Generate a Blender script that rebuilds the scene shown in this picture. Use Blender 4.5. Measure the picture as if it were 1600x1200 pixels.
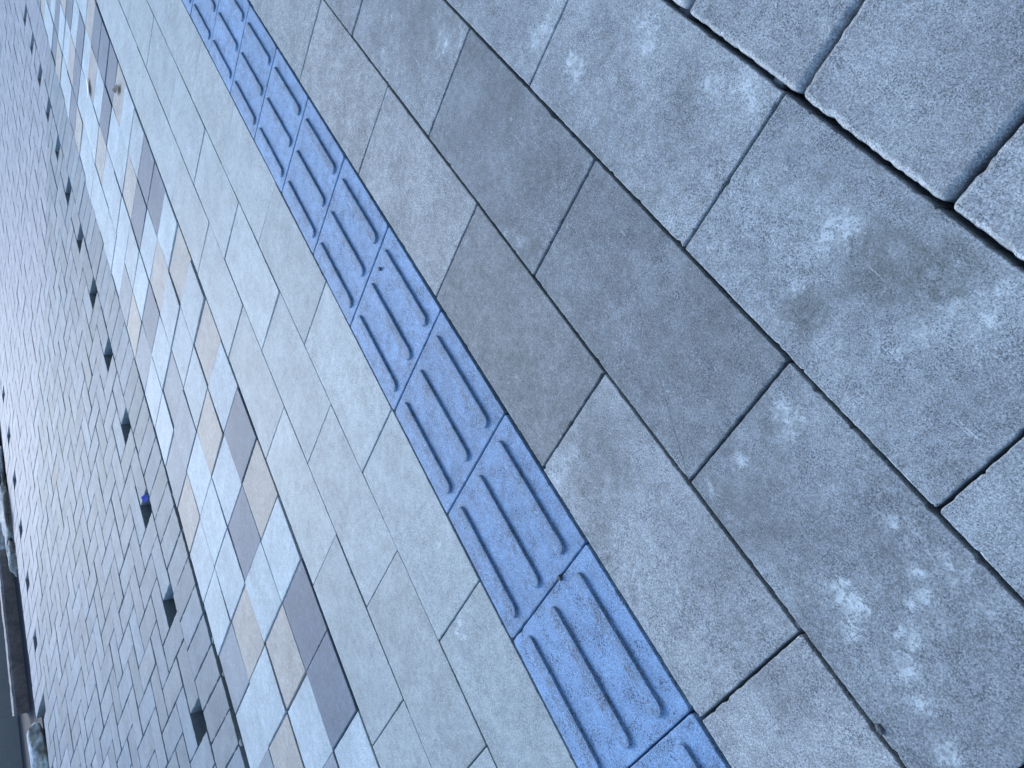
import bpy, bmesh, math, random
from mathutils import Vector, Matrix

for o in list(bpy.data.objects):
    bpy.data.objects.remove(o)
scn = bpy.context.scene
COL = scn.collection
S = 0.25                       # metres per survey unit (one tactile tile = 0.25 m)
SLOPE, VH = 0.056, -5.5831     # the herringbone field rises gently beyond the mosaic band

# ------------------------------------------------------------------ camera
cam = bpy.data.cameras.new('camera')
cam.sensor_fit = 'HORIZONTAL'; cam.sensor_width = 36.0
cam.lens = 1225.2 / 1600 * 36.0
cam.clip_start = 0.02; cam.clip_end = 500
co = bpy.data.objects.new('camera', cam); COL.objects.link(co)
RIGHT = Vector((0.4524353, 0.69515608, -0.55862359))
DOWN = Vector((0.40431128, -0.71821759, -0.56630017))
FWD = Vector((-0.7948803, 0.03035637, -0.60600644))
# rows of the survey rotation are (right, down, forward) expressed in (u, v, z)
RIGHT, DOWN, FWD = (Vector((RIGHT[0], DOWN[0], FWD[0])), Vector((RIGHT[1], DOWN[1], FWD[1])), Vector((RIGHT[2], DOWN[2], FWD[2])))
CAM = Vector((0.621945, 3.89294225, 2.9193439))
M = Matrix.Identity(4)
for i in range(3):
    M[i][0] = RIGHT[i]; M[i][1] = -DOWN[i]; M[i][2] = -FWD[i]; M[i][3] = CAM[i] * S
co.matrix_world = M
scn.camera = co

def surf(v):
    return SLOPE * max(0.0, VH - v)

def to_px(u, v, z=None):
    p = Vector((u, v, surf(v) if z is None else z)) - CAM
    d = p.dot(FWD)
    if d < 0.05: return None
    return p.dot(RIGHT) / d * 1225.2 + 800, p.dot(DOWN) / d * 1225.2 + 600

# ------------------------------------------------------------------ light
SUN_EL, SUN_AZ = math.radians(25), math.radians(222)
w = bpy.data.worlds.new('World'); scn.world = w; w.use_nodes = True
nt = w.node_tree; nt.nodes.clear()
sky = nt.nodes.new('ShaderNodeTexSky'); sky.sky_type = 'NISHITA'; sky.sun_disc = False
sky.sun_elevation = SUN_EL
sky.sun_rotation = SUN_AZ
sky.air_density = 1.0; sky.dust_density = 0.4; sky.ozone_density = 3.0
bg = nt.nodes.new('ShaderNodeBackground'); bg.inputs[1].default_value = 0.15
wo = nt.nodes.new('ShaderNodeOutputWorld')
nt.links.new(sky.outputs[0], bg.inputs[0]); nt.links.new(bg.outputs[0], wo.inputs[0])
sl = bpy.data.lights.new('sun', 'SUN'); sl.energy = 0.5; sl.angle = math.radians(18)
sl.color = (1.0, 0.97, 0.93)
so = bpy.data.objects.new('sun', sl); COL.objects.link(so)
# sky texture: rotation 0 puts the sun towards +Y, growing clockwise seen from above
sd = Vector((math.sin(SUN_AZ) * math.cos(SUN_EL), math.cos(SUN_AZ) * math.cos(SUN_EL), math.sin(SUN_EL)))
so.rotation_euler = sd.to_track_quat('Z', 'Y').to_euler()
scn.view_settings.view_transform = 'Standard'; scn.view_settings.look = 'None'
scn.view_settings.gamma = 1.0; scn.view_settings.use_curve_mapping = False
scn.view_settings.exposure = 1.87
scn.render.engine = 'CYCLES'

# ------------------------------------------------------------------ materials
class NT:
    def __init__(s, name):
        s.m = bpy.data.materials.new(name); s.m.use_nodes = True
        s.t = s.m.node_tree; s.t.nodes.clear()
        s.out = s.n('ShaderNodeOutputMaterial'); s.b = s.n('ShaderNodeBsdfPrincipled')
        s.l(s.b.outputs[0], s.out.inputs[0])
    def n(s, k): return s.t.nodes.new(k)
    def l(s, a, b): s.t.links.new(a, b)
    def coords(s):
        tc = s.n('ShaderNodeTexCoord'); oi = s.n('ShaderNodeObjectInfo'); s.oi = oi
        mu = s.n('ShaderNodeVectorMath'); mu.operation = 'MULTIPLY_ADD'
        cb = s.n('ShaderNodeCombineXYZ')
        for i in range(3): s.l(oi.outputs['Random'], cb.inputs[i])
        s.l(cb.outputs[0], mu.inputs[0]); mu.inputs[1].default_value = (37, 91, 13)
        s.l(tc.outputs['Object'], mu.inputs[2])
        return mu.outputs[0]
    def noise(s, co, scale, detail=3, rough=0.6, dist=0.0):
        x = s.n('ShaderNodeTexNoise'); x.inputs['Scale'].default_value = scale
        x.inputs['Detail'].default_value = detail; x.inputs['Roughness'].default_value = rough
        x.inputs['Distortion'].default_value = dist
        s.l(co, x.inputs['Vector']); return x.outputs['Fac']
    def ramp(s, f, a, b, va=0.0, vb=1.0):
        r = s.n('ShaderNodeMapRange'); r.interpolation_type = 'SMOOTHSTEP'
        s.l(f, r.inputs[0]); 
        for i, x in zip((1, 2, 3, 4), (a, b, va, vb)): r.inputs[i].default_value = x
        return r.outputs[0]
    def math(s, op, a, b):
        m = s.n('ShaderNodeMath'); m.operation = op
        for i, x in enumerate((a, b)):
            if isinstance(x, (int, float)): m.inputs[i].default_value = x
            else: s.l(x, m.inputs[i])
        return m.outputs[0]
    def mix(s, f, a, b):
        m = s.n('ShaderNodeMix'); m.data_type = 'RGBA'
        if isinstance(f, (int, float)): m.inputs[0].default_value = f
        else: s.l(f, m.inputs[0])
        for i, x in ((6, a), (7, b)):
            if isinstance(x, tuple): m.inputs[i].default_value = x + (1,)
            else: s.l(x, m.inputs[i])
        return m.outputs[2]
    def mult(s, c, f):
        m = s.n('ShaderNodeVectorMath'); m.operation = 'SCALE'
        s.l(c, m.inputs[0])
        if isinstance(f, (int, float)): m.inputs['Scale'].default_value = f
        else: s.l(f, m.inputs['Scale'])
        return m.outputs[0]

def concrete(name, pit=0.72, grain=0.95, bump=0.35, rough=0.62, eff_col=(0.58, 0.64, 0.65), moss=0.0, wear=0.0,
             pitc=(0.05, 0.06, 0.075), spec=0.3, mott=0.13, mscale=9, marks=()):
    """cast concrete; base colour and bloom amount come from the object's colour"""
    k = NT(name); co = k.coords()
    base = k.oi.outputs['Color']; eff = k.oi.outputs['Alpha']
    big = k.noise(co, mscale, 5, 0.62, 0.3); mid = k.noise(co, 75, 4, 0.65); fine = k.noise(co, 330, 2, 0.6)
    spk = k.noise(co, 500, 2, 0.55); clump = k.noise(co, 32, 3, 0.6)
    grit = k.noise(co, 700, 1, 0.5)
    f = k.ramp(big, 0.28, 0.72, 1 - mott, 1 + mott)
    f = k.math('MULTIPLY', f, k.ramp(mid, 0.30, 0.70, 1 - 0.17 * grain, 1 + 0.17 * grain))
    f = k.math('MULTIPLY', f, k.ramp(fine, 0.30, 0.70, 1 - 0.22 * grain, 1 + 0.22 * grain))
    f = k.math('MULTIPLY', f, k.ramp(grit, 0.32, 0.68, 1 - 0.34 * grain, 1 + 0.34 * grain))
    c = k.mult(base, f)
    if wear:      # pigment skin rubbed off in grains, grey body below
        wn = k.math('ADD', k.noise(co, 260, 4, 0.75), k.math('MULTIPLY', clump, 0.35))
        c = k.mix(k.ramp(wn, 0.80 - wear, 0.90 - wear, 0, 0.75), c, (0.145, 0.19, 0.245))
    # lime bloom: faint veil plus clusters of small flecks
    e1 = k.noise(co, 7, 5, 0.62, 0.4)
    th = k.math('SUBTRACT', 0.76, k.math('MULTIPLY', eff, 0.30))
    dd = k.ramp(k.math('SUBTRACT', e1, th), 0.0, 0.10)
    fl = k.ramp(k.math('ADD', k.noise(co, 55, 4, 0.7, 0.4), k.math('MULTIPLY', fine, 0.25)), 0.58, 0.74, 0.16, 0.85)
    c = k.mix(k.math('MULTIPLY', dd, fl), c, eff_col)
    for (mx, my, mr, kind) in marks:      # individual deposits and stains, fixed to this slab
        tcn = k.n('ShaderNodeTexCoord')
        sb = k.n('ShaderNodeVectorMath'); sb.operation = 'SUBTRACT'; k.l(tcn.outputs['Object'], sb.inputs[0]); sb.inputs[1].default_value = (mx, my, 0)
        ln = k.n('ShaderNodeVectorMath'); ln.operation = 'LENGTH'; k.l(sb.outputs[0], ln.inputs[0])
        dn = k.math('ADD', k.math('DIVIDE', ln.outputs['Value'], mr), k.math('MULTIPLY', k.math('SUBTRACT', k.noise(co, 75 if kind == 'w' else 0.9 / mr, 6, 0.78, 0.6), 0.5), 5.5 if kind == 'w' else 2.6))
        if kind == 'w':
            c = k.mix(k.math('MULTIPLY', k.ramp(dn, 1.0, 0.45), k.ramp(mid, 0.38, 0.62, 0.20, 0.72)), c, eff_col)
        else:
            c = k.mix(k.math('MULTIPLY', k.ramp(dn, 1.25, 0.35), k.ramp(k.noise(co, 60, 4, 0.75), 0.34, 0.60, 0.15, 0.62)), c, (0.115, 0.132, 0.118))
    # drag marks and scuffs
    sc = k.n('ShaderNodeMapping'); sc.inputs['Rotation'].default_value = (0, 0, 1.05); sc.inputs['Scale'].default_value = (14, 130, 20)
    k.l(co, sc.inputs[0]); sn = k.noise(sc.outputs[0], 1.0, 3, 0.6, 0.3)
    sm = k.math('MULTIPLY', k.ramp(sn, 0.66, 0.72, 0, 0.45), k.ramp(clump, 0.45, 0.6))
    c = k.mix(sm, c, eff_col)
    if moss:
        mn = k.noise(co, 5, 5, 0.7, 0.5)
        mm = k.math('MULTIPLY', k.ramp(mn, 0.50, 0.64, 0, moss), k.ramp(k.noise(co, 40, 5, 0.75), 0.38, 0.6))
        c = k.mix(mm, c, (0.125, 0.138, 0.130))
    # dark pits
    pn = k.math('ADD', spk, k.math('MULTIPLY', k.math('SUBTRACT', clump, 0.5), 0.45))
    pm = k.ramp(pn, 0.60, 0.64, 0, pit)
    c = k.mix(pm, c, pitc)
    lf = k.ramp(k.noise(co, 240, 2, 0.5), 0.70, 0.75, 0, 0.4)
    c = k.mix(lf, c, eff_col)
    k.l(c, k.b.inputs['Base Color'])
    k.b.inputs['Roughness'].default_value = rough
    k.b.inputs['Specular IOR Level'].default_value = spec
    h = k.math('SUBTRACT', k.math('ADD', k.math('MULTIPLY', fine, 0.5), k.math('MULTIPLY', mid, 0.8)), k.math('MULTIPLY', pm, 0.9))
    bp = k.n('ShaderNodeBump'); bp.inputs['Strength'].default_value = bump; bp.inputs['Distance'].default_value = 0.0012
    k.l(h, bp.inputs['Height']); k.l(bp.outputs[0], k.b.inputs['Normal'])
    return k.m

M_SLAB = concrete('smooth_concrete', pit=0.5, grain=0.65, bump=0.25, rough=0.68)
M_ROUGH = concrete('open_textured_concrete', pit=0.62, grain=0.85, bump=0.45, moss=0.35, rough=0.75, mott=0.18)
M_MID = concrete('speckled_concrete', pit=0.65, grain=0.95, bump=0.4, moss=0.15, rough=0.72, mott=0.18)
M_SQ = concrete('mosaic_concrete', pit=0.35, grain=0.7, bump=0.3, rough=0.7)
M_BRICK = concrete('small_paver_concrete', pit=0.3, grain=0.5, bump=0.3, rough=0.70, mott=0.16, mscale=9, spec=0.22)
M_BLUE = concrete('blue_pigmented_concrete', pit=0.85, grain=0.75, bump=0.45, rough=0.7, mott=0.07, wear=0.10, eff_col=(0.30, 0.42, 0.66), pitc=(0.03, 0.055, 0.11))
M_BAR = concrete('worn_blue_concrete', pit=0.8, grain=0.9, bump=0.6, rough=0.7, wear=0.17, eff_col=(0.32, 0.42, 0.6), pitc=(0.03, 0.05, 0.085))

def plain(name, col, col2, scale=20, rough=0.8, bump=0.5, metallic=0.0, dist=0.002):
    k = NT(name); co = k.coords()
    a = k.noise(co, scale, 6, 0.7); b = k.noise(co, scale * 9, 3, 0.6)
    c = k.mix(k.ramp(k.math('ADD', k.math('MULTIPLY', a, 0.65), k.math('MULTIPLY', b, 0.35)), 0.38, 0.62), col, col2)
    k.l(c, k.b.inputs['Base Color']); k.b.inputs['Roughness'].default_value = rough
    k.b.inputs['Metallic'].default_value = metallic
    bp = k.n('ShaderNodeBump'); bp.inputs['Strength'].default_value = bump; bp.inputs['Distance'].default_value = dist
    k.l(k.math('ADD', a, b), bp.inputs['Height']); k.l(bp.outputs[0], k.b.inputs['Normal'])
    return k.m

M_SAND = plain('bedding_sand', (0.012, 0.013, 0.014), (0.035, 0.035, 0.036), 90)
M_SOIL = plain('dark_soil', (0.02, 0.02, 0.02), (0.06, 0.052, 0.045), 30)
M_GRIT = plain('pale_grit', (0.20, 0.20, 0.19), (0.55, 0.54, 0.50), 40, dist=0.01)
M_STONE = plain('mottled_stone', (0.27, 0.29, 0.30), (0.62, 0.64, 0.63), 28, dist=0.006)
M_KERB = plain('dirty_kerb_concrete', (0.13, 0.12, 0.125), (0.24, 0.215, 0.21), 14)
M_STEEL = plain('grey_painted_steel', (0.26, 0.29, 0.31), (0.30, 0.33, 0.35), 6, rough=0.45, bump=0.1)
M_TERRA = plain('terracotta', (0.30, 0.10, 0.045), (0.42, 0.16, 0.07), 30)
M_PEB = plain('pebble_stone', (0.05, 0.06, 0.07), (0.11, 0.12, 0.13), 60)
M_LEAF = plain('dry_leaf', (0.03, 0.025, 0.02), (0.09, 0.07, 0.05), 60)
M_PAPER = plain('white_paper', (0.80, 0.78, 0.72), (0.88, 0.86, 0.80), 20, bump=0.1)
M_BLUEP = plain('blue_plastic', (0.01, 0.04, 0.42), (0.02, 0.08, 0.60), 30, rough=0.35, bump=0.1)

# ------------------------------------------------------------------ helpers
def tag(o, label=None, cat=None, group=None, kind=None):
    if label: o['label'] = label
    if cat: o['category'] = cat
    if group: o['group'] = group
    if kind: o['kind'] = kind
    return o

def link(name, me, mat, loc=(0, 0, 0), parent=None):
    o = bpy.data.objects.new(name, me); COL.objects.link(o)
    if mat and not me.materials: me.materials.append(mat)
    if parent: o.parent = parent
    o.location = loc
    return o

def noise1(rng, n, amp, smooth=2):
    a = [rng.uniform(0, 1) for _ in range(n)]
    for _ in range(smooth):
        a = [(a[i - 1] + 2 * a[i] + a[(i + 1) % n]) / 4 for i in range(n)]
    return [x * amp for x in a]

def outline(poly, r, step, amp, rng, chips=0, chip=0.003, lugs=None):
    """poly: metric corners counter-clockwise, gives points and inward normals"""
    n = len(poly); pts = []; nor = []
    for i in range(n):
        P, Q, R_ = Vector(poly[i - 1]), Vector(poly[i]), Vector(poly[(i + 1) % n])
        a = (P - Q).normalized(); b = (R_ - Q).normalized()
        ri = r * rng.uniform(0.7, 1.4)
        p0, p1 = Q + a * ri, Q + b * ri
        na = Vector((a.y, -a.x)); nb = Vector((-b.y, b.x))   # inward
        for k in range(4):
            t = k / 3
            q = p0 * (1 - t) ** 2 + Q * 2 * t * (1 - t) + p1 * t * t
            pts.append(q); nor.append((na * (1 - t) + nb * t).normalized())
        L = (R_ - Q).length; m = max(1, int((L - 2 * ri) / step))
        for k in range(1, m):
            t = k / m
            s = ri + (L - 2 * ri) * t
            off = 0
            if lugs:
                w_, dep, pos = lugs
                ps = pos if L > 0.15 else (0.5,) if pos else ()
                for q in ps:
                    if abs(s / L - q) * L < w_: off = -dep
            pts.append(Q + b * s + nb * off); nor.append(nb)
    N = len(pts)
    ns = noise1(rng, N, amp, 1)
    for _ in range(chips):
        c = rng.randrange(N); wd = rng.choice((0, 1, 1, 2)); dp = rng.uniform(0.2, 1) ** 2 * chip
        for k in range(-wd, wd + 1):
            ns[(c + k) % N] += dp * (1 - abs(k) / (wd + 1))
    pts = [p + q * s for p, q, s in zip(pts, nor, ns)]
    return pts, nor

def slab_mesh(name, poly, T, bev, r=0.003, step=0.006, amp=0.0008, rng=random, chips=0, chip=0.003, lugs=None, tilt=(0, 0, 0)):
    """a moulded paver with worn arrises: top face, rounded edge, side walls. z=0 is the walking surface"""
    pts, nor = outline(poly, r, step, amp, rng, chips, chip, lugs)
    N = len(pts)
    bj = noise1(rng, N, 0.7, 1)
    rings = [(-T, 0.0), (-bev * 1.0, 0.0), (-bev * 0.35, bev * 0.28), (0.0, bev)]
    V = []; F = []
    for z, ins in rings:
        for i in range(N):
            k = ins * (0.65 + bj[i])
            q = pts[i] + nor[i] * k
            V.append((q.x, q.y, z + (tilt[0] * q.x + tilt[1] * q.y + tilt[2])))
    for j in range(len(rings) - 1):
        for i in range(N):
            a = j * N + i; b = j * N + (i + 1) % N
            F.append((a, b, b + N, a + N))
    F.append(tuple((len(rings) - 1) * N + i for i in range(N)))
    me = bpy.data.meshes.new(name); me.from_pydata(V, [], F); me.update()
    for p in me.polygons: p.use_smooth = len(p.vertices) == 4
    return me

def rect(u0, u1, v0, v1, cu, cv, g):
    """metric corners round (cu,cv); g: half joint in metres"""
    x0, x1 = (u0 - cu) * S + g, (u1 - cu) * S - g
    y0, y1 = (v0 - cv) * S + g, (v1 - cv) * S - g
    return [(x0, y0), (x1, y0), (x1, y1), (x0, y1)]

def inframe(u0, u1, v0, v1, marg=0):
    cnt = 0
    for i in range(9):
        for j in range(9):
            p = to_px(u0 + (u1 - u0) * (i + 0.5) / 9, v0 + (v1 - v0) * (j + 0.5) / 9)
            if p and -marg < p[0] < 1600 + marg and -marg < p[1] < 1200 + marg: cnt += 1
    return cnt

ORD = ['first', 'second', 'third', 'fourth', 'fifth', 'sixth', 'seventh', 'eighth', 'ninth', 'tenth', 'eleventh', 'twelfth',
       'thirteenth', 'fourteenth', 'fifteenth', 'sixteenth', 'seventeenth', 'eighteenth', 'nineteenth', 'twentieth',
       'twenty-first', 'twenty-second', 'twenty-third', 'twenty-fourth', 'twenty-fifth', 'twenty-sixth', 'twenty-seventh',
       'twenty-eighth', 'twenty-ninth', 'thirtieth']
def ordn(k): return ORD[k] if k < len(ORD) else 'farthest'

hidden = []      # meshes of paving wholly outside the picture, joined into the pavement
def stash(me, loc, rot=(0, 0, 0), color=(0.3, 0.3, 0.3, 0.2)):
    hidden.append((me, loc))

# ------------------------------------------------------------------ ground
def ground_sheet():
    prof = [(160, -0.085), (VH, -0.085), (-18.42, surf(-18.42) * S - 0.085), (-18.6, surf(-18.6) * S - 0.04), (-19.55, surf(-19.6) * S - 0.035),
            (-19.8, surf(-19.8) * S - 0.02), (-24, surf(-21) * S), (-60, surf(-22) * S), (-900, surf(-22) * S)]
    us = [900, 60, 20, 4, -4, -9, -12, -16, -20, -26, -40, -90, -900]
    V = [(u * S, v * S, z) for v, z in prof for u in us]; n = len(us)
    F = [(j * n + i, j * n + i + 1, (j + 1) * n + i + 1, (j + 1) * n + i) for j in range(len(prof) - 1) for i in range(n - 1)]
    me = bpy.data.meshes.new('ground'); me.from_pydata(V, [], F); me.update()
    return link('ground', me, M_SAND)
tag(ground_sheet(), 'dark bedding sand and soil under and beyond the paving', kind='structure')

# ------------------------------------------------------------------ paving slabs
P = 0.795
rows = [  # id, v0, v1, joint phase, period, description, material key
    ('R1', 0.995, 1.78, 0.055, 2, 'in the row touching the right side of the blue strip', 'slab'),
    ('R2', 1.78, 2.575, -0.76, 2, 'in the second row right of the blue strip', 'rough'),
    ('R3', 2.575, 3.385, 0.05, 2, 'in the third row right of the blue strip', 'rough'),
    ('R4', 3.388, 5.0, -0.67, 1, 'in the corner at top right behind the widest joint', 'rough'),
    ('L1', -0.80, -0.04, -1.46, 2, 'in the row touching the left side of the blue strip', 'slab'),
    ('L2', -1.60, -0.80, -0.68, 2, 'in the second row left of the blue strip', 'slab'),
    ('L3', -2.40, -1.60, -1.44, 2, 'in the row next to the coloured mosaic', 'slab')]
NEU = (0.285, 0.318, 0.318)
def shade(f, warm=0.0, green=0.0):
    return (NEU[0] * f * (1 + warm), NEU[1] * f * (1 + green), NEU[2] * f * (1 - warm))
# (row, index counted in joints from the phase) -> colour factor, warm, bloom, word
special = {
    ('R1', 0): (1.04, 0.02, 0.25, 'pale grey'), ('R1', 1): (1.02, 0.01, 0.42, 'pale speckled'),
    ('R1', 2): (0.66, 0.01, 0.40, 'dark warm grey'), ('R1', 3): (0.98, 0.03, 0.45, 'pale warm grey'), ('R1', 4): (1.0, 0.04, 0.45, 'light warm grey'),
    ('R2', 0): (0.84, -0.01, 0.62, 'mid grey lime-blotched'), ('R2', 1): (0.72, -0.01, 0.48, 'dark blue-grey'),
    ('R2', 2): (0.69, -0.01, 0.50, 'darkest grey'), ('R2', 3): (0.86, 0.01, 0.50, 'mid grey scratched'), ('R2', 4): (0.92, 0.02, 0.4, 'mid grey'),
    ('R3', 0): (0.98, -0.01, 0.35, 'grey'), ('R3', 1): (0.96, -0.01, 0.50, 'stained mid grey'), ('R3', 2): (1.0, 0.0, 0.50, 'light-blotched grey'), ('R3', 3): (0.94, 0.0, 0.6, 'grey')}
ROUGHK = dict(pit=0.62, grain=0.85, bump=0.45, moss=0.35, rough=0.75, mott=0.18)
marked = {
    ('R2', -1): [(-.166, .056, .016, 'w'), (-.15, .04, .010, 'w'), (-.013, .062, .006, 'w'), (-.002, -.036, .014, 'w'), (.022, -.030, .015, 'w'), (.072, -.004, .012, 'w'),
                 (.09, -.028, .012, 'w'), (.12, -.042, .008, 'w'), (.05, .02, .006, 'w'), (.163, -.053, .012, 'w'), (-.166, -.025, .010, 'w')],
    ('R3', 0): [(.012, .033, .042, 'd'), (.060, .062, .030, 'd'), (-.02, -.05, .02, 'd'), (-.055, .02, .020, 'w'), (-.051, -.039, .010, 'w'), (.079, .008, .008, 'w')],
    ('R3', 1): [(.150, .082, .018, 'w'), (.112, .064, .014, 'w'), (-.034, .065, .02, 'w'), (.160, -.088, .010, 'w'), (-.118, -.035, .02, 'w')],
    ('R1', 0): [(-.174, -.070, .020, 'w'), (-.17, -.03, .012, 'w')],
    ('R2', 1): [(-.16, .07, .02, 'd'), (.17, -.06, .016, 'd')]}
vis = {}
items = []
for rid, v0, v1, ph, per, desc, mk in rows:
    step = P * per * (0.9956 if per == 2 else 1)
    for k in range(-4, 22):
        ub = ph - step * k; ua = ub - step            # k = 0 ends at the phase joint
        c = inframe(ua, ub, v0, v1)
        if c or inframe(ua, ub, v0, v1, 260): items.append((rid, k, ua, ub, v0, v1, desc, mk, c))
for rid in ['R1', 'R2', 'R3', 'R4', 'L1', 'L2', 'L3']:
    mine = sorted([i for i in items if i[0] == rid], key=lambda i: i[1])
    n = 0
    for (rid, k, ua, ub, v0, v1, desc, mk, c) in mine:
        rng = random.Random(hash((ord(rid[0]), int(rid[1]), k)) % 100003)
        cu, cv = (ua + ub) / 2, (v0 + v1) / 2
        near = rid in ('R2', 'R3', 'R1')
        if rid == 'R4':
            bev, amp, chips, chip, r, g = 0.0065, 0.0020, 6, 0.002, 0.009, 0.0014
        elif near:
            bev, amp, chips, chip, r, g = 0.0014, 0.0010, 22, 0.0022, 0.003, 0.0014
        else:
            bev, amp, chips, chip, r, g = 0.0012, 0.0006, 12, 0.002, 0.003, 0.0011
        poly = rect(ua, ub, v0, v1, cu, cv, g)
        if rid == 'R3': poly = [(x, y - (0.0004 if y > 0 else 0)) for x, y in poly]
        tl = (rng.uniform(-1, 1) * 0.004, rng.uniform(-1, 1) * 0.006, rng.uniform(-0.0006, 0.0006) + (0.0022 if rid == 'R4' else 0))
        me = slab_mesh('paving_slab', poly, 0.06, bev, r, 0.0028, amp, rng, chips, chip, tilt=tl)
        word = None
        if (rid, k) in [(a, b - 1 if a != 'R4' else b) for a, b in special]:
            f, wm, ef, word = special[(rid, k + 1)]
            col = shade(f, wm, -0.025) + (ef,)
        elif rid[0] == 'L':
            f = rng.uniform(1.03, 1.22); col = shade(f, rng.uniform(-0.01, 0.02), 0.01) + (rng.uniform(0.2, 0.45),); word = 'pale smooth grey'
        elif rid == 'R4':
            col = shade(rng.uniform(0.92, 1.02), 0.0, -0.03) + (0.4,); word = 'round-edged grey'
        else:
            col = shade(rng.uniform(0.9, 1.1), 0.02) + (0.35,); word = 'grey'
        mat = M_ROUGH if rid in ('R2', 'R3', 'R4') else M_SLAB
        if rid == 'R1': mat = M_MID
        if (rid, k) in marked:
            mk_ = []
            for (mx, my, mr, kd) in marked[(rid, k)]:
                mk_.append((mx, my, mr * 1.25, kd))
                if kd == 'w' and mr > 0.012: mk_.append((mx + rng.uniform(-.022, .022), my + rng.uniform(-.022, .022), mr * 0.8, kd))
            mat = concrete('stained_slab_concrete', marks=mk_, **ROUGHK)
        if c:
            o = link('paving_slab', me, mat, (cu * S, cv * S, 0)); o.color = col
            tag(o, '%s concrete slab, %s from the bottom %s' % (word, ordn(n), desc), 'paving slab',
                'large square-cut slabs in the corner' if rid == 'R4' else 'large concrete paving slabs')
            n += 1
        else:
            hidden.append((me, (cu * S, cv * S, 0), col))

# ------------------------------------------------------------------ tactile tiles
def bar_mesh(L, wb, wt, h, rng):
    def stad(w_, L_, z, jit):
        out = []; rr = w_ / 2; n = 40
        for s in range(n + 1): out.append((-L_ / 2 + rr + (L_ - w_) * s / n, -rr, z))
        for s in range(1, 8):
            a = -math.pi / 2 + math.pi * s / 8; out.append((L_ / 2 - rr + rr * math.cos(a), rr * math.sin(a), z))
        for s in range(n + 1): out.append((L_ / 2 - rr - (L_ - w_) * s / n, rr, z))
        for s in range(1, 8):
            a = math.pi / 2 + math.pi * s / 8; out.append((-L_ / 2 + rr + rr * math.cos(a), rr * math.sin(a), z))
        j = noise1(rng, len(out), jit, 1)
        return [(x * (1 - 0.2 * q), y * (1 - q * 12), z_) for (x, y, z_), q in zip(out, j)]
    R4 = [stad(wb, L, -0.002, 0), stad(wb, L, 0.0002, 0.002), stad(wt + (wb - wt) * 0.35, L - (wb - wt) * 0.65, h * 0.72, 0.006),
          stad(wt, L - (wb - wt), h, 0.009), stad(wt * 0.6, L - (wb - wt) - wt * 0.4, h * 1.08, 0.006)]
    N = len(R4[0]); V = [p for r_ in R4 for p in r_]; F = []
    for j in range(len(R4) - 1):
        for i in range(N):
            a = j * N + i; b = j * N + (i + 1) % N; F.append((a, b, b + N, a + N))
    F.append(tuple((len(R4) - 1) * N + i for i in range(N)))
    me = bpy.data.meshes.new('raised_bar'); me.from_pydata(V, [], F); me.update()
    for p in me.polygons: p.use_smooth = False
    return me

BLUE = (0.192, 0.312, 0.475)
n = 0
for k in range(2, -14, -1):
    c = inframe(k - 1, k, -0.04, 0.985)
    if not c: continue
    rng = random.Random(900 + k)
    cu, cv = k - 0.5, 0.4725
    t = bpy.data.objects.new('tactile_tile', None); COL.objects.link(t)
    t.location = (cu * S, cv * S, 0); t.rotation_euler = (rng.uniform(-.004, .004), rng.uniform(-.004, .004), rng.uniform(-.002, .002))
    tag(t, 'blue ribbed tactile tile, %s from the bottom of the blue strip' % ordn(n), 'tactile tile', 'blue tactile tiles in the guiding strip')
    n += 1
    me = slab_mesh('tile_body', rect(k - 1, k, -0.035, 0.985, cu, cv, 0.0011), 0.06, 0.0014, 0.006, 0.004, 0.0005, rng, 8, 0.0016)
    f = rng.uniform(0.88, 1.08)
    b = link('tile_body', me, M_BLUE, (0, 0, 0), t); b.color = tuple(x * f for x in BLUE) + (0.3,)
    for q, vc in enumerate((0.125, 0.455, 0.785)):
        bm_ = bar_mesh(0.862 * S, 0.102 * S, 0.088 * S, 0.0046, rng)
        o = link('raised_bar', bm_, M_BAR, ((rng.uniform(-.004, .004)) * S, (vc - cv) * S, 0), t); o.color = tuple(x * f * 0.97 for x in BLUE) + (0.25,)

# ------------------------------------------------------------------ mosaic of square pavers
grid = {  # cell index from the bottom -> colours of rows a (beside the slabs), b, c, d (beside the herringbone)
    2: 'WWWW', 1: 'WGWB', 0: 'DWBG', -1: 'DBWW', -2: 'WWBG', -3: 'BDWW', -4: 'DWWW', -5: 'WBWB', -6: 'BLGG', -7: 'LLGW', -8: 'BLWW',
    -9: 'WBDG', -10: 'DWWB', -11: 'DDLG', -12: 'LBWW', -13: 'WWWW', -14: 'BWWW', -15: 'DDBW', -16: 'DWWW', -17: 'DBWW', -18: 'BWWB',
    -19: 'WDDD', -20: 'WWBW', -21: 'WDWW', -22: 'WBWB', -23: 'GWDD', -24: 'WWWW', -25: 'WWGW', -26: 'WBWB', -27: 'WWWG', -28: 'WGWW', -29: 'WWWW'}
pal = {'W': (0.365, 0.425, 0.440), 'L': (0.32, 0.365, 0.375), 'G': (0.20, 0.232, 0.258), 'D': (0.106, 0.134, 0.172), 'B': (0.335, 0.308, 0.272)}
wordm = {'W': 'pale', 'L': 'light grey', 'G': 'mid grey', 'D': 'dark slate-grey', 'B': 'beige'}
mrow = [-2.425, -3.20, -3.99, -4.79, -5.585]
rdesc = ['in mosaic column beside big slabs', 'in second mosaic column from big slabs', 'in third mosaic column from big slabs', 'in mosaic column beside small pavers']
def mos(u, v): return v - (-(u + 3) / 14) * (-(v + 1.6)) * 0.055
cnt = {}
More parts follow.
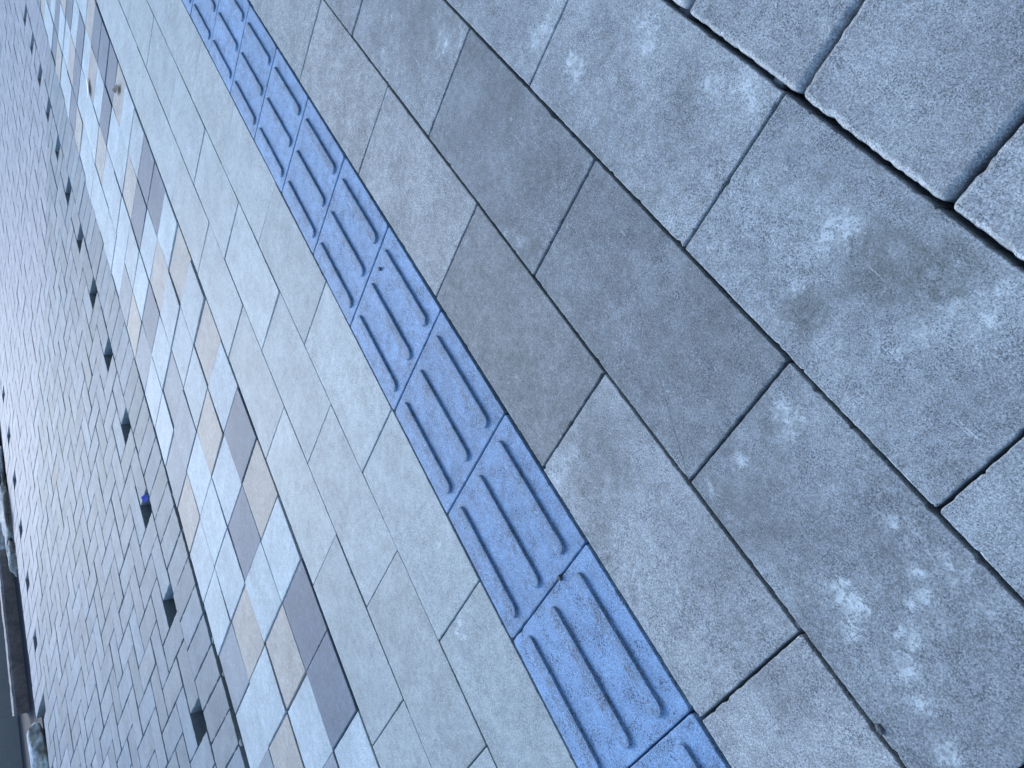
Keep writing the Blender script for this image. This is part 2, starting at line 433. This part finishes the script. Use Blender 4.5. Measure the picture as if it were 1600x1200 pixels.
for i in range(2, -31, -1):
    for j in range(4):
        ub = -1.771 + i * 0.7961; ua = ub - 0.7961
        v1, v0 = mrow[j], mrow[j + 1]
        um = (ua + ub) / 2
        v1 = mos(um, v1) if j else v1 + 0.02 * min(0, um + 3) / 14; v0 = mos(um, v0)
        c = inframe(ua, ub, v0, v1)
        if not c and not inframe(ua, ub, v0, v1, 120): continue
        rng = random.Random(5000 + i * 7 + j)
        cu, cv = um, (v0 + v1) / 2
        du, dv = rng.uniform(-0.01, 0.01), rng.uniform(-0.006, 0.006)
        tl = (rng.uniform(-1, 1) * 0.009, rng.uniform(-1, 1) * 0.009, rng.uniform(-0.0026, 0.0018))
        me = slab_mesh('square_paver', rect(ua, ub, v0, v1, cu, cv, rng.uniform(0.0014, 0.0026)), 0.06, 0.0018, 0.004, 0.008, 0.0008, rng, 3, 0.002, tilt=tl)
        ch = grid.get(i, 'WWWW')[j]; f = rng.uniform(0.93, 1.07)
        col = tuple(x * f for x in pal[ch]) + ({'W': 0.35, 'L': 0.3, 'G': 0.15, 'D': 0.05, 'B': 0.1}[ch],)
        if c:
            o = link('square_paver', me, M_SQ, ((cu + du) * S, (cv + dv) * S, 0)); o.color = col
            q = cnt.get((j, ch), 0); cnt[(j, ch)] = q + 1
            tag(o, '%s %s square paver from bottom %s' % (ordn(q), wordm[ch], rdesc[j]), 'square paver', 'coloured square pavers of the mosaic band')
        else: hidden.append((me, ((cu + du) * S, (cv + dv) * S, 0), col))

# ------------------------------------------------------------------ small pavers: straight edge course, herringbone, far course
QU, QV = 0.4504, 0.470
U0, V0 = -4.16, -6.63          # corner of the herringbone lattice
def ploc(u, v): return (u * S, v * S, surf(v) * S)
ROT = (math.atan(-SLOPE), 0, 0)
rngb = random.Random(77)
LUG = (0.009, 0.0022, (0.2, 0.8))
def variants(kind, n):
    out = []
    for s in range(n):
        rg = random.Random(300 + s + (50 if kind == 'v' else 0))
        if kind == 'u': hx, hy = QU * S - 0.0023, QV * S / 2 - 0.0028
        else: hx, hy = QU * S / 2 - 0.0023, QV * S - 0.0028
        me = slab_mesh('small_paver', [(-hx, -hy), (hx, -hy), (hx, hy), (-hx, hy)], 0.08, 0.0020, 0.0035, 0.0075, 0.0008, rg, 3, 0.002, lugs=LUG)
        me.materials.append(M_BRICK); out.append(me)
    return out
VU, VV = variants('u', 6), variants('v', 6)
cells = []
for n_ in range(-14, 70):                       # straight course beside the mosaic
    u1 = -3.95 + QU * 8 - QU * n_
    cells.append(('edge', 'v', u1 - QU / 2, -6.155, u1 - QU, u1, -6.60, -5.70))
def cls(i, j): return (i - j) % 4
for j in range(0, 23):
    for i in range(-75, 26):
        # lattice i grows towards +u ; hole cells are class 2 on j = 0
        c = (i + 1 + 2 - j) % 4                 # i = -1 spans [U0, U0+QU]... hole
        if c == 0:
            ua = U0 + (i + 1) * QU; vb = V0 - j * QV
            cells.append(('field', 'u', ua + QU, vb - QV / 2, ua, ua + 2 * QU, vb - QV, vb))
        elif c == 3 and j < 22:
            ua = U0 + (i + 1) * QU; vb = V0 - j * QV
            cells.append(('field', 'v', ua + QU / 2, vb - QV, ua, ua + QU, vb - 2 * QV, vb))
for n_ in range(0, 75):                          # straight course along the far edge
    u1 = -6.0 - QU * n_
    cells.append(('far', 'v', u1 - QU / 2, V0 - 24 * QV - 0.01, u1 - QU, u1, V0 - 25 * QV, V0 - 23 * QV))
def area(c):
    ps = [to_px(c[a], c[b]) for a, b in ((4, 6), (5, 6), (5, 7), (4, 7))]
    if None in ps: return 0
    s = 0
    for q in range(4):
        x0, y0 = ps[q - 1]; x1, y1 = ps[q]; s += x0 * y1 - x1 * y0
    return abs(s) / 2 * inframe(c[4], c[5], c[6], c[7]) / 81
def soldier_gap(c):   # a rough stone sits in place of the last far pavers
    return c[0] == 'far' and -9.95 < c[2] < -8.4
cells = [c for c in cells if not soldier_gap(c)]
ranked = sorted([(area(c), q) for q, c in enumerate(cells)], reverse=True)
top = {q for a, q in ranked[:298] if a > 0}
seen = {q for a, q in ranked if a > 0}
names = {'edge': ('small grey paver laid crosswise in the straight course beside the mosaic', 'small pavers of the straight edge course'),
         'field': ('small grey paver laid in the herringbone field', 'small pavers of the herringbone field'),
         'far': ('small grey paver in the straight course along the far edge', 'small pavers of the far course')}
rest = []
for q, c in enumerate(cells):
    kind, ori, cu, cv = c[:4]
    if kind == 'far' and cu > -8.4: continue
    me = rngb.choice(VU if ori == 'u' else VV)
    if q not in seen and not inframe(c[4], c[5], c[6], c[7], 160): continue
    jx, jy, jz = rngb.uniform(-.0009, .0009), rngb.uniform(-.0009, .0009), rngb.uniform(-.0014, .0010)
    loc = ploc(cu, cv); loc = (loc[0] + jx, loc[1] + jy, loc[2] + jz)
    rot = (ROT[0] + rngb.uniform(-.006, .006), rngb.uniform(-.008, .008), rngb.uniform(-.008, .008) + (math.pi if rngb.random() < .5 else 0))
    if rot[2] > 1: rot = (rot[0] - 2 * ROT[0], rot[1], rot[2]) if False else (rot[0], rot[1], rot[2] - math.pi)
    f = rngb.uniform(0.84, 1.12); wm = rngb.uniform(-0.04, 0.03)
    col = (0.196 * f * (1 + wm), 0.230 * f, 0.246 * f * (1 - wm), rngb.uniform(0.0, 0.30))
    if q in top:
        o = bpy.data.objects.new('small_paver', me); COL.objects.link(o)
        o.location = loc; o.rotation_euler = rot; o.color = col
        tag(o, names[kind][0], 'small paver', names[kind][1])
    else:
        rest.append((me, loc, rot))

def merge(name, lst, mat):
    V = []; F = []; SM = []
    for it in lst:
        me, loc = it[0], it[1]
        from mathutils import Euler
        mt = Matrix.Translation(loc) @ (Euler(it[2]).to_matrix().to_4x4() if len(it) > 2 and len(it[2]) == 3 else Matrix.Identity(4))
        b = len(V)
        V += [tuple(mt @ v.co) for v in me.vertices]
        for p in me.polygons:
            F.append(tuple(b + x for x in p.vertices)); SM.append(p.use_smooth)
    me = bpy.data.meshes.new(name); me.from_pydata(V, [], F); me.update()
    me.polygons.foreach_set('use_smooth', SM)
    return link(name, me, mat)
o = merge('distant_small_pavers', rest, M_BRICK); o.color = (0.264, 0.274, 0.297, 0.15)
tag(o, 'far mass of small grey pavers in herringbone pattern', 'small pavers', kind='stuff')
if hidden:
    o = merge('pavement', [(a, b) for a, b, c in hidden], M_SLAB); o.color = (0.31, 0.325, 0.335, 0.3)
    tag(o, 'paving continuing past the picture', kind='structure')

# ------------------------------------------------------------------ rough things at the far edge
def rock_mesh(name, sx, sy, sz, rng, sub=3, rough=0.22):
    bm = bmesh.new(); bmesh.ops.create_icosphere(bm, subdivisions=sub, radius=1)
    from mathutils import noise as mn
    off = Vector((rng.uniform(0, 99), rng.uniform(0, 99), rng.uniform(0, 99)))
    for v in bm.verts:
        p = v.co.copy()
        p = Vector((max(-0.78, min(0.78, p.x)), max(-0.78, min(0.78, p.y)), max(-0.78, min(0.78, p.z)))) * 1.2
        d = 1 + rough * mn.noise(p * 1.3 + off) + rough * 0.5 * mn.noise(p * 4 + off)
        v.co = Vector((p.x * d * sx, p.y * d * sy, p.z * d * sz))
    me = bpy.data.meshes.new(name); bm.to_mesh(me); bm.free()
    for p in me.polygons: p.use_smooth = sub > 3
    return me

def prism(name, prof, u0, u1, rng, nseg=24, jit=0.003, cut=(0, 0)):
    """extrude a (v, z) metric profile along u; cut slants the ends"""
    V = []; F = []; n = len(prof)
    for s in range(nseg + 1):
        t = s / nseg
        for (y, z) in prof:
            x = (u0 + (u1 - u0) * t) * S + (cut[0] * (1 - t) + cut[1] * t) * (y - prof[0][0])
            V.append((x, y + rng.uniform(-jit, jit), z + rng.uniform(-jit, jit)))
    for s in range(nseg):
        for k in range(n):
            a = s * n + k; b = s * n + (k + 1) % n; F.append((a, b, b + n, a + n))
    F.append(tuple(range(n))); F.append(tuple(nseg * n + k for k in range(n)))
    me = bpy.data.meshes.new(name); me.from_pydata(V, [], F); me.update()
    bm = bmesh.new(); bm.from_mesh(me); bmesh.ops.recalc_face_normals(bm, faces=bm.faces); bm.to_mesh(me); bm.free()
    return me

rk = random.Random(5)
zs = surf(-19.8) * S
# dark kerb lying beyond the trench
y0 = -19.75 * S
me = prism('kerb_stone', [(y0, zs - 0.04), (y0, zs + 0.050), (y0 - 0.012, zs + 0.064), (y0 - 0.12, zs + 0.066), (y0 - 0.13, zs - 0.10)], -16.4, -10.95, rk, 40, 0.0022, (0, 0.5))
tag(link('kerb_stone', me, M_KERB), 'dark dirty kerb stone with chipped top edge lying beyond the trench', 'kerb stone')
# painted steel beam
y0 = -22.15 * S
me = prism('steel_beam', [(y0, zs - 0.02), (y0 - 0.10, zs - 0.02), (y0 - 0.10, zs + 0.145), (y0 - 0.004, zs + 0.15), (y0, zs + 0.146)], -16.3, -7.0, rk, 2, 0.0)
b = link('steel_beam', me, M_STEEL)
b.rotation_euler = (0, 0, 0)
tag(b, 'smooth grey painted steel beam lying behind the dark kerb stone', 'steel beam')
me = prism('terracotta_pipe', [(-24.2 * S + 0.09 * math.cos(a * math.pi / 8), zs + 0.30 + 0.07 * math.sin(a * math.pi / 8)) for a in range(16)], -12.6, -9.0, rk, 3, 0.0)
tag(link('terracotta_pipe', me, M_TERRA), 'orange clay pipe just showing behind the steel beam', 'clay pipe')
# mottled pale stone in the gap of the far course
me = rock_mesh('stone_block', 0.15, 0.19, 0.05, rk, 4, 0.14)
o = link('stone_block', me, M_STONE, (-9.25 * S, -18.75 * S, surf(-18.7) * S - 0.005)); o.rotation_euler = (0.1, 0, 0.3)
tag(o, 'white mottled rough stone wedged at the corner of the far course', 'stone')
# concrete haunch lumps spilled along the far edge
for q, (u, v, sx, sy, sz, lab) in enumerate([(-16.9, -19.1, .27, .15, .045, 'long lump of pale broken concrete spilled against the far paver edge'),
        (-15.5, -18.95, .12, .085, .04, 'small pale concrete lump beside the start of the trench'),
        (-18.9, -19.7, .30, .16, .03, 'flat whitish concrete spill highest up along the far edge'),
        (-17.0, -20.5, .20, .10, .05, 'cream coloured broken stone behind the pale concrete lump')]):
    me = rock_mesh('concrete_lump', sx, sy, sz, rk, 4, 0.3)
    o = link('concrete_lump', me, M_GRIT if q < 3 else M_STONE, (u * S, v * S, surf(v) * S - 0.01)); o.rotation_euler = (0.05, 0, rk.uniform(-.1, .1))
    tag(o, lab, 'rubble')
V = [(-17 * S, -19.6 * S, surf(-19.6) * S - 0.004), (-60 * S, -18.6 * S, surf(-18.6) * S - 0.004), (-60 * S, -60 * S, surf(-22) * S + 0.01), (-19 * S, -60 * S, surf(-22) * S + 0.01)]
me = bpy.data.meshes.new('gravel_ground'); me.from_pydata(V, [], [(0, 1, 2, 3)]); me.update()
tag(link('gravel_ground', me, M_GRIT), 'pale gravelly ground beyond the far edge', kind='structure')

# ------------------------------------------------------------------ building added unseen behind the camera, to shade joints and holes
def shade_facade():
    root = bpy.data.objects.new('shade_facade', None); COL.objects.link(root); root.location = (-2.0, 2.1, 0)
    tag(root, 'plain grey facade added unseen behind the viewer to shade the pavement', 'shade_facade')
    mat = plain('grey_render', (0.10, 0.11, 0.12), (0.14, 0.15, 0.16), 3, bump=0.2)
    glass = plain('dark_glass', (0.02, 0.025, 0.03), (0.03, 0.035, 0.04), 3, rough=0.15, bump=0.0)
    def box(bm, x0, x1, y0, y1, z0, z1):
        r = bmesh.ops.create_cube(bm, size=1)
        for v in r['verts']:
            v.co = Vector((x0 + (x1 - x0) * (v.co.x + .5), y0 + (y1 - y0) * (v.co.y + .5), z0 + (z1 - z0) * (v.co.z + .5)))
    bm = bmesh.new(); L, Hh = 16.0, 13.0
    n = 10; w_ = 2 * L / n
    for f_ in range(4):                                   # piers and bands leave real window openings
        z0 = f_ * Hh / 4
        box(bm, -L, L, 0, 0.4, z0 - (0.1 if f_ == 0 else 0), z0 + 0.9)
        box(bm, -L, L, 0, 0.4, z0 + 2.6, z0 + Hh / 4 - 0.002)
        for k in range(n + 1):
            x = -L + k * w_
            box(bm, max(-L, x - 0.7), min(L, x + 0.7), 0, 0.4, z0 + 0.9, z0 + 2.6)
    box(bm, -L, L, 0.402, 8, -0.1, Hh)
    me = bpy.data.meshes.new('wall'); bm.to_mesh(me); bm.free(); link('wall', me, mat, (0, 0, 0), root)
    for f_ in range(4):
        for k in range(n):
            bm = bmesh.new(); x = -L + k * w_
            box(bm, x + 0.7, x + w_ - 0.7, 0.2, 0.24, f_ * Hh / 4 + 0.9, f_ * Hh / 4 + 2.6)
            me = bpy.data.meshes.new('window'); bm.to_mesh(me); bm.free(); link('window', me, glass, (0, 0, 0), root)
shade_facade()

# ------------------------------------------------------------------ litter and pebbles
def scrap(name, pts, th, mat, loc, rot, label, cat, bend=0.0):
    N = len(pts)
    V = [(x, y, bend * (x * x + 0.6 * y * y) / 0.001) for x, y in pts] + [(x, y, bend * (x * x + 0.6 * y * y) / 0.001 + th) for x, y in pts]
    F = [tuple(range(N - 1, -1, -1)), tuple(range(N, 2 * N))] + [(i, (i + 1) % N, N + (i + 1) % N, N + i) for i in range(N)]
    me = bpy.data.meshes.new(name); me.from_pydata(V, [], F); me.update()
    o = link(name, me, mat, loc); o.rotation_euler = rot
    return tag(o, label, cat)
scrap('paper_scrap', [(-.062, -.004), (-.03, -.024), (.02, -.026), (.064, .0), (.03, .024), (-.02, .020)], .0012, M_PAPER, (-15.80 * S, -4.02 * S, 0.006),
      (0.12, 0.0, -0.45), 'bright white curled paper scrap on a beige mosaic paver', 'litter', bend=0.0015)
scrap('dead_leaf', [(-.050, .0), (-.02, -.016), (.0, -.008), (.02, -.030), (.050, -.014), (.036, .008), (.012, .016), (-.018, .010)], .0015, M_LEAF, (-13.42 * S, -2.80 * S, 0.005),
      (0.15, 0.05, 0.6), 'dark curled dead leaf on the beige paver beside the big slabs', 'leaf', bend=0.002)
scrap('plastic_scrap', [(-.018, -.014), (.008, -.018), (.020, .0), (.009, .016), (-.014, .012)], .002, M_BLUEP, (-7.74 * S, -6.84 * S, surf(-6.9) * S - 0.008),
      (-0.5, 0.25, 0.2), 'crumpled bright blue plastic scrap in an open hole', 'litter', bend=0.004)
scrap('paper_scrap', [(-.03, -.015), (.01, -.018), (.035, .0), (.012, .012), (-.02, .012)], .0015, M_PAPER, (-18.35 * S, -7.0 * S, surf(-7) * S - 0.02),
      (0.9, 0.2, 0.1), 'small white paper scrap fallen in a distant hole', 'litter', bend=0.004)
for u, v, z, r_, lab in [(0.50, 1.80, 0.000, 0.0045, 'small dark pebble in the joint near the bottom edge'),
                    (-2.30, 3.41, -0.014, 0.014, 'large dark pebble stuck in the wide joint at the top'),
                    (-1.60, 3.395, -0.008, 0.008, 'small dark pebble in the wide joint below the large one'),
                    (-0.995, 0.655, 0.002, 0.0045, 'tiny olive grit stone on the seam between two blue tiles'),
                    (-3.88, 0.66, 0.002, 0.0040, 'tiny green crumb on a blue tile'),
                    (0.03, 1.785, -0.003, 0.004, 'flat dark crumb at the crossing of two dark joints')]:
    me = rock_mesh('pebble', r_, r_ * 0.75, r_ * 0.6, rk, 3, 0.3)
    tag(link('pebble', me, M_PEB, (u * S, v * S, z)), lab, 'pebble')
for q in range(26):
    u = -3.0 - q * 0.62 - rk.uniform(0, 0.4); v = -5.65 + 0.02 * min(0, u + 3) / 14 * 8
    r_ = rk.uniform(.004, .009)
    me = rock_mesh('grit_stone', r_ * 1.5, r_, r_ * 0.7, rk, 2, 0.3)
    o = link('grit_stone', me, M_GRIT, (u * S, v * S, rk.uniform(-0.010, -0.003)))
    tag(o, 'small pale grit stone in the dark joint between mosaic and small pavers', 'grit stone', 'pale grit stones in the joint beside the mosaic')
